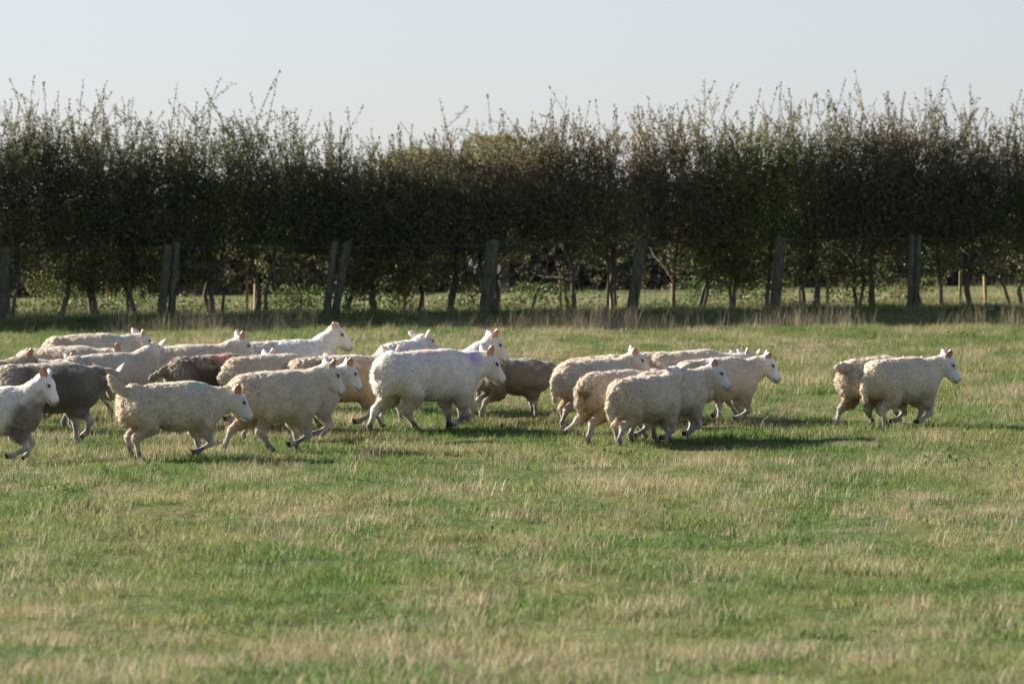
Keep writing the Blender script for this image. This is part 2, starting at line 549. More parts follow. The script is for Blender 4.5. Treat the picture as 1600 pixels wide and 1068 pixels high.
turn = np.stack([rg.normal(0, 0.1, len(x)), rg.normal(0, 0.1, len(x)), rg.uniform(0, 6.28, len(x))], 1)
scatter('meadow_grass', np.stack([x, y, ground(x, y)], 1), pick, turn, np.stack([sz, sz, sz * rg.uniform(0.8, 1.2, len(x))], 1), NG)

# verge strip in front of the fence: tall dry stalks at the field's edge
x = rg.uniform(-11, 11, 5200); e = rg.normal(-2.45, 0.3, 5200); y = fence_d(x) + e
cl = 0.5 + 0.5 * fbm(np.stack([x * 0.9, y * 0.7, x * 0], 1), 71, 3)
k = rg.random(len(x)) < sstep(0.2, 0.85, cl) * 0.42
x, y, cl = x[k], y[k], cl[k]
sz = rg.uniform(0.4, 1.25, len(x)) * (0.65 + 0.7 * cl)
turn = np.stack([rg.normal(0, 0.12, len(x)), rg.normal(0.08, 0.12, len(x)), rg.uniform(0, 6.28, len(x))], 1)
scatter('dry_grass_stalks', np.stack([x, y, ground(x, y)], 1), 9 + rg.integers(0, 3, len(x)), turn, np.stack([sz, sz, sz], 1), NG)
# rough grass under and behind the hedge
x, y = points_in(81.0, 104.0, 26, rg, half=lambda y: 0.092 * y + 2.5)
k = y - fence_d(x) > -0.6
x, y = x[k], y[k]
pick = np.where(rg.random(len(x)) < 0.30, 5 + rg.integers(0, 4, len(x)), rg.integers(0, 5, len(x)))
pick = np.where(rg.random(len(x)) < 0.05, 9 + rg.integers(0, 3, len(x)), pick)
sz = np.where(pick > 8, rg.uniform(.6, 1.2, len(x)), rg.uniform(0.9, 2.1, len(x)))
turn = np.stack([rg.normal(0, 0.1, len(x)), rg.normal(0, 0.1, len(x)), rg.uniform(0, 6.28, len(x))], 1)
scatter('verge_grass', np.stack([x, y, ground(x, y)], 1), pick, turn, np.stack([sz, sz, sz], 1), NG)

# ------------------------------------------------------------------ hedge of single shrubs
def bush(u, h, w, seed, label, green=False, rust=0.0, nleaf=18500, stems=2, dense=1.0):
    rng = np.random.default_rng(seed)
    d0 = 85.4
    for _ in range(4):
        X = px_x(u, d0); d0 = float(fence_d(np.array([X]))[0]) + 1.02 + rng.uniform(-.12, .12)
    X = px_x(u, d0)
    Z = g1(X, d0)
    root = thing('hedge_shrub', label, 'shrub', (X, d0, Z), 0, 'shrubs of the tall hedge')
    # stems and limbs
    paths, tips = [], []
    for s in range(stems):
        bx, by = rng.normal(0, 0.07 * (stems > 1), 2)
        lean = rng.normal(0, 0.17, 2)
        r0 = rng.uniform(0.022, 0.055)
        n = 7
        pts = []
        for i in range(n):
            t = i / (n - 1)
            pts.append([bx + lean[0] * t * 1.6 + rng.normal(0, .04) * (i > 0), by + lean[1] * t * 1.6 + rng.normal(0, .025) * (i > 0), -0.05 + t * (h * 0.72)])
        pts = np.array(pts)
        paths.append((pts, r0 * (1 - 0.75 * np.linspace(0, 1, n)) * np.where(np.arange(n) == 0, 1.35, 1)))
        for b in range(9):
            t = rng.uniform(0.22, 0.98); q = t * (n - 1); i = min(int(q), n - 2)
            p0 = pts[i] + (pts[i + 1] - pts[i]) * (q - i)
            az = rng.uniform(0, 2 * pi); ln = rng.uniform(0.35, 0.8) * w
            up = rng.uniform(0.1, 0.9)
            dr = np.array([cos(az), sin(az), up])
            bp = np.array([p0 + dr * ln * tt + np.array([0, 0, -0.08 * tt * tt]) + rng.normal(0, .02, 3) * (tt > 0) for tt in np.linspace(0, 1, 5)])
            paths.append((bp, np.linspace(r0 * 0.42 * (1.1 - t * .6), 0.006, 5)))
            tips.append(bp)
    # crown leaves: volume with a fairly flat clipped body and a ragged top
    skirt = rng.choice([-.65, -.3, 0., .2, .45]) if not green else -.7
    m = int(nleaf * dense)
    z = h * (0.09 + 0.82 * rng.beta(1.6, 1.55, m))
    zz = z / h
    prof = np.interp(zz, [0.12, 0.25, 0.4, 0.7, 0.85, 0.95], [0.55, 0.9, 1.05, 1.05, 0.95, 0.7])
    ang = rng.uniform(0, 2 * pi, m); rr = rng.uniform(0, 1, m) ** 0.42
    px = np.cos(ang) * rr * prof * w * 0.72; py = np.sin(ang) * rr * prof * np.interp(zz, [.09, .34], [.34, .66])
    P = np.stack([px, py, z], 1)
    P += 0.05 * np.stack([noise3(P * 5, seed), noise3(P * 5, seed + 1), noise3(P * 5, seed + 2)], 1)
    den = noise3((P + seed * 3.1) * 2.6, seed + 3) + 0.5 * noise3((P + seed) * 6.5, seed + 4)
    thr = np.interp(zz, [0.09, 0.2, 0.31, 0.42, 0.62, 0.75, 0.90], [0.35 + skirt, 0.2 + skirt, 0.22 + skirt * .6, -0.55, -0.8, 0.0, 0.5])
    P = P[den > thr]
    # ragged shoots on top
    shoots = []
    ns = int(36 * w / 0.7)
    extra = []
    for s in range(ns):
        x0 = rng.uniform(-.6, .6) * w; y0 = rng.uniform(-.45, .45)
        z0 = h * rng.uniform(0.58, 0.80)
        ln = rng.uniform(0.35, 0.85) * h * 0.40 * (1.0 if rng.random() < .85 else 1.5)
        dx, dy = rng.normal(0, .13, 2)
        c = rng.normal(0, .12)
        tt = np.linspace(0, 1, 6)
        pts = np.stack([x0 + dx * tt * ln * 2 + c * tt ** 2 * ln, y0 + dy * tt * ln * 2, z0 + tt * ln], 1)
        shoots.append((pts, np.linspace(0.0055, 0.0018, 6)))
        nl = int(ln * 70)
        q = rng.uniform(0.05, 1.02, nl)
        extra.append(np.stack([np.interp(q, tt, pts[:, 0]), np.interp(q, tt, pts[:, 1]), np.interp(q, tt, pts[:, 2])], 1) + rng.normal(0, .028, (nl, 3)) * (1.25 - q[:, None]))
        for b in range(3):          # side twigs
            q0 = rng.uniform(0.1, 0.75)
            p0 = np.array([np.interp(q0, tt, pts[:, i]) for i in range(3)])
            dv = np.array([rng.normal(0, 1), rng.normal(0, 1), rng.uniform(.3, 1.4)]); dv /= np.linalg.norm(dv)
            l2 = ln * rng.uniform(.15, .38)
            tp = np.array([p0 + dv * l2 * t for t in (0, .5, 1)])
            shoots.append((tp, np.array([.005, .004, .0025])))
            k2 = int(l2 * 55) + 2
            qq = rng.uniform(0.1, 1, k2)[:, None]
            extra.append(p0 + dv * l2 * qq + rng.normal(0, .02, (k2, 3)))
    # twigs bristling through the crown
    nt_ = 70
    for s in range(nt_):
        a = rng.uniform(0, 2 * pi); z0 = h * rng.uniform(0.3, 0.78)
        p0 = np.array([cos(a) * .35 * w, sin(a) * .4, z0])
        dv = np.array([cos(a) * w, sin(a), rng.uniform(.2, 1.5)]); dv /= np.linalg.norm(dv)
        l2 = rng.uniform(.2, .5)
        shoots.append((np.array([p0 + dv * l2 * t + rng.normal(0, .012, 3) for t in (0, .5, 1)]), np.array([.006, .004, .002])))
    # low side sprigs along the stems
    low = []
    for s in range(int(10 * dense)):
        z0 = rng.uniform(0.12, 0.42) * h
        a = rng.uniform(0, 2 * pi); l2 = rng.uniform(.12, .4)
        p0 = np.array([rng.normal(0, .08), rng.normal(0, .08), z0]); dv = np.array([cos(a), sin(a), rng.uniform(-.3, .5)])
        k2 = int(l2 * 75)
        low.append(p0 + dv * l2 * rng.uniform(0.1, 1, k2)[:, None] + rng.normal(0, .045, (k2, 3)))
        shoots.append((np.array([p0, p0 + dv * l2]), np.array([.006, .003])))
    V, Fc = tubes(paths, 6)
    mesh_obj('trunk', V, Fc, M_BARK, root, smooth=True)
    V, Fc = tubes(shoots, 3)
    o = mesh_obj('twigs', V, Fc, M_BARK, root, smooth=True); o['kind'] = 'stuff'
    A = np.concatenate([P] + extra + low)
    V, Fc = leaves(A, np.where(np.arange(len(A)) < len(P), 0.043, 0.034), rng)
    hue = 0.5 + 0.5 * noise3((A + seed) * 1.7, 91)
    tint = np.clip(0.25 * rng.random(len(A)) + 0.6 * hue + 0.22 * sstep(h * .55, h * .95, A[:, 2]) - 0.1 + rust, 0, .95)  # upper leaves shift to lighter brown: the lit hedge top put into the colour
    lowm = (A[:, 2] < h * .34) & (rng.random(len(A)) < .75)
    tint = np.where(lowm, np.where(rng.random(len(A)) < .5, rng.uniform(0, .15, len(A)), rng.uniform(.93, 1, len(A))), tint)  # low leaves greener; the bright yellow share paints in sunlit leaves
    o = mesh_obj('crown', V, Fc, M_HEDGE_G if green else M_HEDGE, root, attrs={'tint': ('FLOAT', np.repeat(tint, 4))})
    o['kind'] = 'stuff'
    return root

ORD = ['first', 'second', 'third', 'fourth', 'fifth', 'sixth', 'seventh', 'eighth', 'ninth', 'tenth', 'eleventh', 'twelfth',
       'thirteenth', 'fourteenth', 'fifteenth', 'sixteenth', 'seventeenth', 'eighteenth', 'nineteenth', 'twentieth',
       'twenty-first', 'twenty-second', 'twenty-third', 'twenty-fourth', 'twenty-fifth', 'twenty-sixth', 'twenty-seventh', 'twenty-eighth']
# (photo column of the trunk, height, width, green)
SHRUBS = [(18, 2.95), (92, 3.0), (150, 2.85), (205, 2.8), (262, 2.75), (330, 2.85), (412, 2.75), (468, 2.6), (540, 2.45), (582, 2.45),
          (640, 2.5), (702, 2.6), (772, 2.65), (828, 2.7), (888, 2.8), (962, 2.75), (1052, 2.8), (1100, 2.85),
          (1142, 2.75), (1196, 2.65), (1262, 2.95), (1330, 2.95), (1362, 2.8), (1432, 2.9), (1466, 2.95), (1522, 2.7), (1588, 2.7)]
for i, (u, h) in enumerate(SHRUBS):
    gr = u in (1142, 1196)
    nm = ORD[i]
    lab = f'{nm} trunk from the left edge in the brown-leaved hedge row'
    if gr:
        lab = ('greener leafy hedge shrub between brown ones, left of the leaning post' if u == 1142
               else 'green-leaved hedge shrub right behind the post right of centre')
    bush(u, h, 1.08, 100 + i, lab, green=gr, rust=float(np.interp(u, [0, 300, 520, 760, 1090, 1230, 1330, 1600], [.04, -.08, -.1, .16, .24, .0, .12, .02])), stems=1 + (i % 3 != 1) + (i % 5 == 0), dense=0.6 if gr else 1.0)
for i, u in enumerate((-390, -330, -270, -205, -140, -80, -35, 1650, 1715, 1780)):
    side = 'left' if u < 0 else 'right'
    nth = ORD[6 - i] if u < 0 else ORD[i - 7]
    bush(u, 2.9, 1.08, 300 + i, f'{nth} hedge shrub beyond the {side} edge of the view, counted outwards', stems=2, nleaf=10000)

# undergrowth below the hedge: one mass of low weeds
rw = np.random.default_rng(21)
cx = rw.uniform(-10.5, 10.5, 330); ce = rw.uniform(0.7, 3.2, 330); cy = fence_d(cx) + ce
wt = 0.5 + 0.5 * fbm(np.stack([cx * .5, cy * .5, cx * 0], 1), 77, 2) + np.where(cx < 0, 0.12, -0.05)
k = rw.random(330) < sstep(0.3, 0.8, wt) * .6
cx, cy = cx[k], cy[k]; cz = ground(cx, cy)
ch = rw.uniform(0.1, 0.5, len(cx))
AA = []
for a, b, c, hh in zip(cx, cy, cz, ch):
    n = int(60 + 260 * hh)
    q = rw.normal(0, 1, (n, 3)) * np.array([0.17, 0.15, 0]) + np.array([a, b, c]); q[:, 2] += hh * rw.beta(1.6, 1.2, n)
    AA.append(q)
AA = np.concatenate(AA)
V, Fc = leaves(AA, 0.05, rw)
tn = np.clip(0.45 + 0.5 * noise3(AA * 1.5, 8) + rw.normal(0, .15, len(AA)), 0, 1)
o = mesh_obj('undergrowth', V, Fc, M_WEED, attrs={'tint': ('FLOAT', np.repeat(tn, 4))}); o['kind'] = 'stuff'
o['label'] = 'low leafy weeds growing under the hedge'

# ------------------------------------------------------------------ fence: posts and wires
froot = thing('wire_fence', 'wooden post and wire stock fence in the shade before the hedge', 'fence', (0, float(fence_d(np.array([0.0]))[0]), g1(0, 84.0)))
def post(u_bot, u_top, y_top, r, seed):
    d = 84.0
    for _ in range(4):
        X = px_x(u_bot, d); d = float(fence_d(np.array([X]))[0])
    X = px_x(u_bot, d); Z = g1(X, d)
    Xt = px_x(u_top, d); Zt = H_EYE - (y_top - HORIZON) / F_PX * d
    rng = np.random.default_rng(seed)
    n, sd = 7, 10
    V, Fc = [], []
    for i in range(n):
        t = i / (n - 1)
        c = np.array([X + (Xt - X) * t, d + 0.02 * t, (Z - 0.15) + (Zt - Z + 0.15) * t])
        for j in range(sd):
            a = 2 * pi * j / sd
            rr = r * (1.03 - 0.1 * t) * (1 + 0.07 * sin(a * 2 + seed) + rng.normal(0, .015))
            V.append(c + np.array([cos(a) * rr, sin(a) * rr, 0.02 * cos(a + seed) * (t == 1)]))
    for i in range(n - 1):
        for j in range(sd):
            j2 = (j + 1) % sd
            Fc.append([i * sd + j, i * sd + j2, (i + 1) * sd + j2, (i + 1) * sd + j])
    Fc.append(list(range((n - 1) * sd, n * sd)))
    o = mesh_obj('post', np.array(V) - np.array(froot.location), Fc, M_POST, froot, smooth=False)
    return o
POSTS = [(2, 10, 388, .065), (250, 264, 382, .065), (266, 276, 380, .06), (508, 523, 378, .06), (520, 544, 376, .06),
         (758, 770, 376, .10), (985, 1003, 374, .08), (1209, 1221, 370, .08), (1421, 1426, 367, .05), (1430, 1436, 368, .05),
         (-240, -232, 388, .06), (1645, 1650, 367, .06), (1860, 1866, 367, .06)]
for i, p in enumerate(POSTS):
    post(*p, 40 + i)
def wire(hgt, r, seed, sag=0.012):
    xs = np.linspace(-13, 13, 120)
    ys = fence_d(xs) - 0.075
    z = np.interp(xs, [-13, 0, 13], [g1(-13, 81.4), g1(0, 84), g1(13, 86.6)]) + hgt + sag * np.sin(xs * 2.7 + seed) + 0.01 * np.sin(xs * .9 + seed * 2)
    V, Fc = tubes([(np.stack([xs, ys, z], 1), np.full(120, r))], 4)
    return mesh_obj('wire', V - np.array(froot.location), Fc, M_WIRE, froot, smooth=True)
for i, (hh, r) in enumerate([(1.02, .0036), (0.78, .003), (0.62, .0018), (0.48, .0018), (0.35, .0018), (0.22, .0018), (0.1, .0018)]):
    wire(hh, r, i * 1.7)
# netting verticals, joined: too thin to pick apart
xs = np.arange(-11, 11, 0.16)
pp = []
for a in xs:
    b = float(fence_d(np.array([a]))[0]) - 0.078; c = g1(a, b)
    pp.append((np.array([[a, b, c + .02], [a + .004, b, c + .4], [a, b, c + .78]]), np.full(3, .0016)))
V, Fc = tubes(pp, 3)
o = mesh_obj('netting', V - np.array(froot.location), Fc, M_WIRE, froot); o['kind'] = 'stuff'

# pale stakes between the trunks
STAKES = [(386, 0.85, 'pale stake beside the trunk near the double post, left third'), (398, 0.8, 'second pale stake close beside the left-third trunk'),
          (622, 0.7, 'pale stake between trunks just left of the wide post'), (660, 0.75, 'sunlit stake left of the wide fence post'),
          (876, 0.6, 'pale stake beside a trunk right of the wide post'), (955, 0.55, 'pale stake touching the trunk left of the leaning post'),
          (1051, 0.4, 'short pale stake below the hedge right of centre'), (1293, 0.5, 'pale stake between the two rightmost fence posts'),
          (1500, 0.5, 'stake standing right of the rightmost double post'), (1540, 0.45, 'pale stake near the right edge')]
for i, (u, hh, lab) in enumerate(STAKES):
    dd = 86.0
    X = px_x(u, dd); dd = float(fence_d(np.array([X]))[0]) + 1.9 - (0.3 if i % 2 else 0)
    X = px_x(u, dd); Z = g1(X, dd)
    ln = 0.05 * sin(i * 2.3)
    w = 0.022
    V, Fc = [], []
    for (zz, s) in ((-.1, 1), (hh * .5, .97), (hh, .95), (hh + .015, .7)):
        for (a, b) in ((-1, -1), (1, -1), (1, 1), (-1, 1)):
            V.append([a * w * s + ln * zz, b * w * s, zz])
    for kk in range(3):
        for j in range(4):
            j2 = (j + 1) % 4
            Fc.append([kk * 4 + j, kk * 4 + j2, kk * 4 + 4 + j2, kk * 4 + 4 + j])
    Fc.append([12, 13, 14, 15])
    o = mesh_obj('wooden_stake', np.array(V), Fc, M_STAKE, loc=(X, dd, Z))
    o.rotation_euler = (0, 0, 0.4 * i)
    o['label'] = lab; o['category'] = 'stake'; o['group'] = 'stakes under the hedge'

# ------------------------------------------------------------------ far side: trees and scrub
def far_tree(u, d, h, w, seed, label):
    rng = np.random.default_rng(seed)
    X = px_x(u, d); Z = g1(X, d)
    root = thing('distant_tree', label, 'tree', (X, d, Z), 0, 'trees beyond the hedge')
    paths = [(np.array([[0, 0, -.2], [.05, 0, h * .3], [.02, .1, h * .6], [0, 0, h * .85]]), np.array([.2, .15, .1, .03]))]
    cl = []
    for i in range(9):
        a = rng.uniform(0, 2 * pi); zz = h * rng.uniform(.3, .7)
        tip = np.array([cos(a) * w * .38, sin(a) * w * .38, min(h * .92, zz + h * rng.uniform(.1, .3))])
        paths.append((np.array([[0, 0, zz * .8], tip * .5 + np.array([0, 0, zz * .42]), tip]), np.array([.07, .045, .015])))
    V, Fc = tubes(paths, 6)
    mesh_obj('trunk', V, Fc, M_BARK, root, smooth=True)
    m = 26000
    v = rng.normal(size=(m, 3)); v /= np.linalg.norm(v, axis=1)[:, None]
    v *= rng.uniform(0.25, 1, m)[:, None] ** 0.45
    P = v * np.array([w / 2, w / 2, h * 0.40]) + np.array([0, 0, h * 0.60])
    P *= (1 + 0.10 * noise3(P * 1.3 + seed, seed))[:, None]
    P = P[(noise3(P * 1.6, seed + 1) > -0.45)]
    V, Fc = leaves(P, 0.085, rng)
    tn = np.clip(0.5 + 0.4 * noise3(P * .9, seed) + rng.normal(0, .15, len(P)), 0, 1)
    o = mesh_obj('crown', V, Fc, M_FARLEAF, root, attrs={'tint': ('FLOAT', np.repeat(tn, 4))}); o['kind'] = 'stuff'
far_tree(668, 150, 4.1, 2.9, 5, 'round olive tree showing above the hedge dip left of centre')
far_tree(785, 152, 4.25, 3.0, 6, 'yellow-green tree crown rising just above the hedge at centre')
# one long scrub line far off
rf = np.random.default_rng(31)
m = 190000
sx = rf.uniform(-19, 19, m); sy = rf.normal(166, 1.2, m)
top = 3.0 + 0.9 * fbm(np.stack([sx * .35, sx * 0, sx * 0], 1), 12, 3)
szz = top * rf.uniform(0, 1, m) ** 1.15
P = np.stack([sx, sy, szz], 1)
P = P[noise3(P * np.array([.9, .5, 1.2]), 13) > -0.7]
P[:, 2] += ground(P[:, 0], P[:, 1])
V, Fc = leaves(P, 0.15, rf)
tn = np.clip(0.5 + 0.4 * noise3(P * .6, 14) + rf.normal(0, .15, len(P)), 0, 1)
o = mesh_obj('distant_scrub', V, Fc, M_SCRUB, attrs={'tint': ('FLOAT', np.repeat(tn, 4))}); o['kind'] = 'stuff'
o['label'] = 'far-off line of brown-green scrub beyond the next field'

# ------------------------------------------------------------------ sheep
def surface_nets(Fv, origin, vox):
    nx, ny, nz = Fv.shape
    neg = Fv < 0
    cn = np.zeros((nx - 1, ny - 1, nz - 1), np.int8)
    for a in (0, 1):
        for b in (0, 1):
            for c in (0, 1):
                cn += neg[a:nx - 1 + a, b:ny - 1 + b, c:nz - 1 + c]
    act = (cn > 0) & (cn < 8)
    ids = -np.ones(act.shape, np.int64)
    I, J, K = np.nonzero(act)
    ids[I, J, K] = np.arange(len(I))
    acc = np.zeros((len(I), 3)); cnt = np.zeros(len(I))
    for ax in range(3):
        o1, o2 = [k for k in range(3) if k != ax]
        for p in (0, 1):
            for q in (0, 1):
                s = [0, 0, 0]; s[o1] = p; s[o2] = q
                e = list(s); e[ax] = 1
                f0 = Fv[I + s[0], J + s[1], K + s[2]]; f1 = Fv[I + e[0], J + e[1], K + e[2]]
                m = (f0 < 0) != (f1 < 0)
                t = np.where(m, f0 / np.where(m, f0 - f1, 1), 0)
                pt = np.zeros((len(I), 3)); pt[:, 0] = s[0]; pt[:, 1] = s[1]; pt[:, 2] = s[2]
                pt[:, ax] = t
                acc += pt * m[:, None]; cnt += m
    V = (np.stack([I, J, K], 1) + acc / cnt[:, None]) * vox + origin
    faces = []
    for ax in range(3):
        o1, o2 = [(1, 2), (2, 0), (0, 1)][ax]
        sl0 = [slice(None)] * 3; sl1 = [slice(None)] * 3
        sl0[ax] = slice(0, -1); sl1[ax] = slice(1, None)
        n0 = neg[tuple(sl0)]; n1 = neg[tuple(sl1)]
        ch = n0 != n1
        A = np.argwhere(ch)
        A = A[(A[:, o1] > 0) & (A[:, o2] > 0) & (A[:, o1] < Fv.shape[o1] - 1) & (A[:, o2] < Fv.shape[o2] - 1)]
        def cell(d1, d2):
            B = A.copy(); B[:, o1] -= d1; B[:, o2] -= d2
            return ids[B[:, 0], B[:, 1], B[:, 2]]
        q = np.stack([cell(1, 1), cell(0, 1), cell(0, 0), cell(1, 0)], 1)
        fl = ~n0[A[:, 0], A[:, 1], A[:, 2]]
        q[fl] = q[fl][:, ::-1]
        faces.append(q)
    return V, np.concatenate(faces)

def cap_d(P, a, b, r1, r2, sy=1.0):
    """distance to a tapered capsule, y squeezed by sy about the segment"""
    a = np.asarray(a, float); b = np.asarray(b, float)
    S = np.array([1, 1 / sy, 1])
    pa = (P - a) * S; ba = (b - a) * S
    t = np.clip((pa @ ba) / max(ba @ ba, 1e-9), 0, 1)
    return np.linalg.norm(pa - t[..., None] * ba, axis=-1) - (r1 + (r2 - r1) * t)

# leg poses: chains relative to the joint, x forward, z up: (joint1, joint2, fetlock, toe)
FRONT = {'stand': [(-.03, -.12), (.0, -.23), (.0, -.345), (.03, -.40)],
         'reach': [(.03, -.11), (.12, -.21), (.19, -.32), (.225, -.375)],
         'fold': [(.01, -.13), (.07, -.24), (-.06, -.31), (-.13, -.325)],
         'tuck': [(.02, -.11), (.11, -.20), (.06, -.31), (.02, -.345)],
         'trail': [(-.05, -.12), (-.09, -.22), (-.17, -.325), (-.15, -.385)]}
HIND = {'stand': [(.09, -.13), (-.05, -.235), (-.02, -.395), (.02, -.45)],
        'reach': [(.15, -.11), (.08, -.25), (.16, -.375), (.20, -.43)],
        'push': [(.05, -.14), (-.12, -.24), (-.19, -.38), (-.17, -.44)],
        'kick': [(.03, -.14), (-.14, -.21), (-.27, -.30), (-.33, -.33)],
        'lift': [(.12, -.12), (-.05, -.22), (-.10, -.34), (-.14, -.38)]}
TAILS = {'up': [(-.46, .62), (-.54, .70), (-.60, .78)],
         'back': [(-.46, .60), (-.56, .56), (-.67, .50)],
         'down': [(-.47, .60), (-.55, .52), (-.57, .40), (-.55, .30)],
         'curl': [(-.47, .60), (-.56, .50), (-.53, .42), (-.46, .45)],
         'knob': [(-.46, .60), (-.54, .63), (-.60, .63)],
         'dock': [(-.46, .60), (-.51, .55), (-.52, .50)]}
CREAM = np.array([0.57, 0.475, 0.35]); WHITE = np.array([0.70, 0.66, 0.57]); TAN = np.array([0.52, 0.43, 0.31])
BROWN = np.array([0.20, 0.155, 0.11]); GREY = np.array([0.48, 0.42, 0.325]); MUCK = np.array([0.05, 0.043, 0.033])
SKIN = np.array([0.66, 0.60, 0.52])
VOX = 0.0145

def make_sheep(u, label, yaw=15, yb=None, top=None, s=None, L=1.0, coat=CREAM, legs=None,
               tail='down', neck=(38, 0), head=(38, 0), nl=1.0, wool=1.0, fat=1.0, dark=None, marks=(), seed=0, dags=0.0,
               face=None, tag=False, dirt=0.52, dd=0.0, ears=0.0, darkchest=0.0):
    rng = np.random.default_rng(500 + seed)
    if legs is None:
        legs = [('stand', 'push', 'reach', 'fold'), ('push', 'reach', 'tuck', 'stand'), ('reach', 'stand', 'fold', 'reach'), ('lift', 'stand', 'stand', 'tuck'),
                ('kick', 'push', 'reach', 'reach')][int(rng.integers(0, 5))]
    # where it stands
    if yb is not None:
        d = dist_of_row(yb)
        if s is None:
            s = (yb - top) / (F_PX / d) / 0.745
    else:
        lo_, hi_ = 46.0, 72.0
        for _ in range(40):
            d = (lo_ + hi_) / 2
            if HORIZON + F_PX * (H_EYE - 0.745 * s - smooth_ground(d)) / d > top: lo_ = d
            else: hi_ = d
    d += dd
    X = px_x(u, d); Z = g1(X, d)
    root = thing('sheep', label, 'sheep', (X, d, Z), radians(yaw), 'flock of running sheep')
    root.scale = (s, s, s)
    prims = []      # (kind, a, b, r1, r2, sy, k)
    def cap(kind, a, b, r1, r2, sy=1.0, k=0.04): prims.append((kind, np.array(a, float), np.array(b, float), r1, r2, sy, k))
    f = fat * .965
    cap('w', (-.37 * L, 0, .545), (-.10, 0, .53), .172 * f, .190 * f, .98, .06)
    cap('w', (-.14, 0, .515), (.06, 0, .505), .198 * f, .218 * f, .95, .06)
    cap('w', (.02, 0, .497), (.22 * L, 0, .490), .226 * f, .218 * f, .92, .07)
    cap('w', (.16 * L, 0, .60), (.28 * L, 0, .59), .125 * f, .12 * f, .9, .06)
    cap('w', (.20 * L, 0, .51), (.31 * L, 0, .475), .20 * f, .165 * f, .86, .08)
    cap('w', (-.37 * L, 0, .47), (-.42 * L, 0, .42), .150 * f, .11, 1.08, .06)
    hips, toes = [], []
    hz, fz = .45, .40
    for i, (pose, sd) in enumerate(zip(legs, (1, -1, 1, -1))):
        hind = i < 2
        ch = (HIND if hind else FRONT)[pose]
        bx = -.34 * L if hind else .27 * L
        bz = hz if hind else fz
        yy = sd * (.105 if hind else .095)
        J = [np.array([bx, yy, bz])] + [np.array([bx + a, yy * (1 - .12 * (q > 0)), bz + b]) for q, (a, b) in enumerate(ch)]
        if hind:
            cap('w', J[0] + np.array([-.01, 0, .03]), J[1], .130 * f, .084, 1, .05)
            cap('w', J[1], J[2], .078, .042, 1, .03)
            cap('l', J[2], J[2] + (J[3] - J[2]) * .15, .038, .034, 1, .02)
            cap('l', J[2], J[3], .029, .021, 1, .02)
        else:
            cap('w', J[0] + np.array([0, 0, .05]), J[1], .115 * f, .072, 1, .05)
            cap('l', J[1], J[2], .046, .030, 1, .03)
            cap('l', J[2] + (J[1] - J[2]) * .12, J[2] + (J[3] - J[2]) * .12, .034, .031, 1, .015)
            cap('l', J[2], J[3], .026, .020, 1, .015)
        cap('l', J[3], J[3] * .35 + J[4] * .65, .028, .028, 1, .012)
        toes.append((J[3], J[4]))
    # tail
    tl = TAILS[tail]
    tp = [np.array([a * L if q == 0 else a + (-.46 * (L - 1)), 0, b]) for q, (a, b) in enumerate(tl)]
    tr = .045 if tail != 'dock' else .03
    tr = .058 if tail == 'knob' else tr
    for a, b, r1, r2 in zip(tp[:-1], tp[1:], np.linspace(tr, tr * .9, len(tp) - 1), np.linspace(tr * .95, tr * .72, len(tp) - 1)):
        cap('w', a, b, r1, r2, 1, .03)
    # neck
    ne, ny_ = radians(neck[0]), radians(neck[1])
    nb = np.array([.30 * L, 0, .545]); nlen = .30 * nl
    ndir = np.array([cos(ne) * cos(ny_), cos(ne) * sin(ny_), sin(ne)])
    poll = nb + ndir * nlen
    cap('w', nb + np.array([-.04, 0, -.05]), nb + ndir * nlen * .55, .178 * f, .128, .9, .06)
    cap('w', nb + ndir * nlen * .45, poll - ndir * .03, .118, .074, .95, .05)
    # head frame
    hp, hy = radians(head[0]), radians(head[1]) + ny_
    hx = np.array([cos(hp) * cos(hy), cos(hp) * sin(hy), -sin(hp)])
    hyv = np.array([-sin(hy), cos(hy), 0.0])
    hzv = np.cross(hx, hyv)
    HS = 1.08
    def hd(x, y, z): return poll + HS * (x * hx + y * hyv + z * hzv)
    cap('h', hd(-.015, 0, .002), hd(.03, 0, .008), .077 * HS, .073 * HS, 1, .035)
    cap('h', hd(.05, 0, .004), hd(.168, 0, -.022), .061 * HS, .044 * HS, 1, .03)
    cap('h', hd(.01, 0, -.045), hd(.160, 0, -.050), .057 * HS, .036 * HS, 1, .03)
    cap('h', hd(.180, 0, -.030), hd(.186, 0, -.044), .042 * HS, .038 * HS, 1, .02)
    for sd in (1, -1):
        cap('h', hd(.045, sd * .038, .030), hd(.070, sd * .042, .026), .028 * HS, .024 * HS, 1, .02)
    # sample
    lo = np.min([np.minimum(p[1], p[2]) - max(p[3], p[4]) for p in prims], 0) - .06
    hi = np.max([np.maximum(p[1], p[2]) + max(p[3], p[4]) for p in prims], 0) + .06
    dims = np.ceil((hi - lo) / VOX).astype(int) + 1
    Fv = np.full(dims, 1.0, np.float64)
    ax = [lo[i] + np.arange(dims[i]) * VOX for i in range(3)]
    for kind, a, b, r1, r2, sy, k in prims:
        m = max(r1, r2) * max(1, sy) + k + 3 * VOX
        i0 = np.maximum(((np.minimum(a, b) - m - lo) / VOX).astype(int), 0)
        i1 = np.minimum(((np.maximum(a, b) + m - lo) / VOX).astype(int) + 2, dims)
        sl = tuple(slice(p, q) for p, q in zip(i0, i1))
        G = np.stack(np.meshgrid(ax[0][sl[0]], ax[1][sl[1]], ax[2][sl[2]], indexing='ij'), -1)
        dn = cap_d(G, a, b, r1, r2, sy)
        o = Fv[sl]
        h = np.clip(.5 + .5 * (o - dn) / k, 0, 1)
        Fv[sl] = o * (1 - h) + dn * h - k * h * (1 - h)
    V, Q = surface_nets(Fv, lo, VOX)
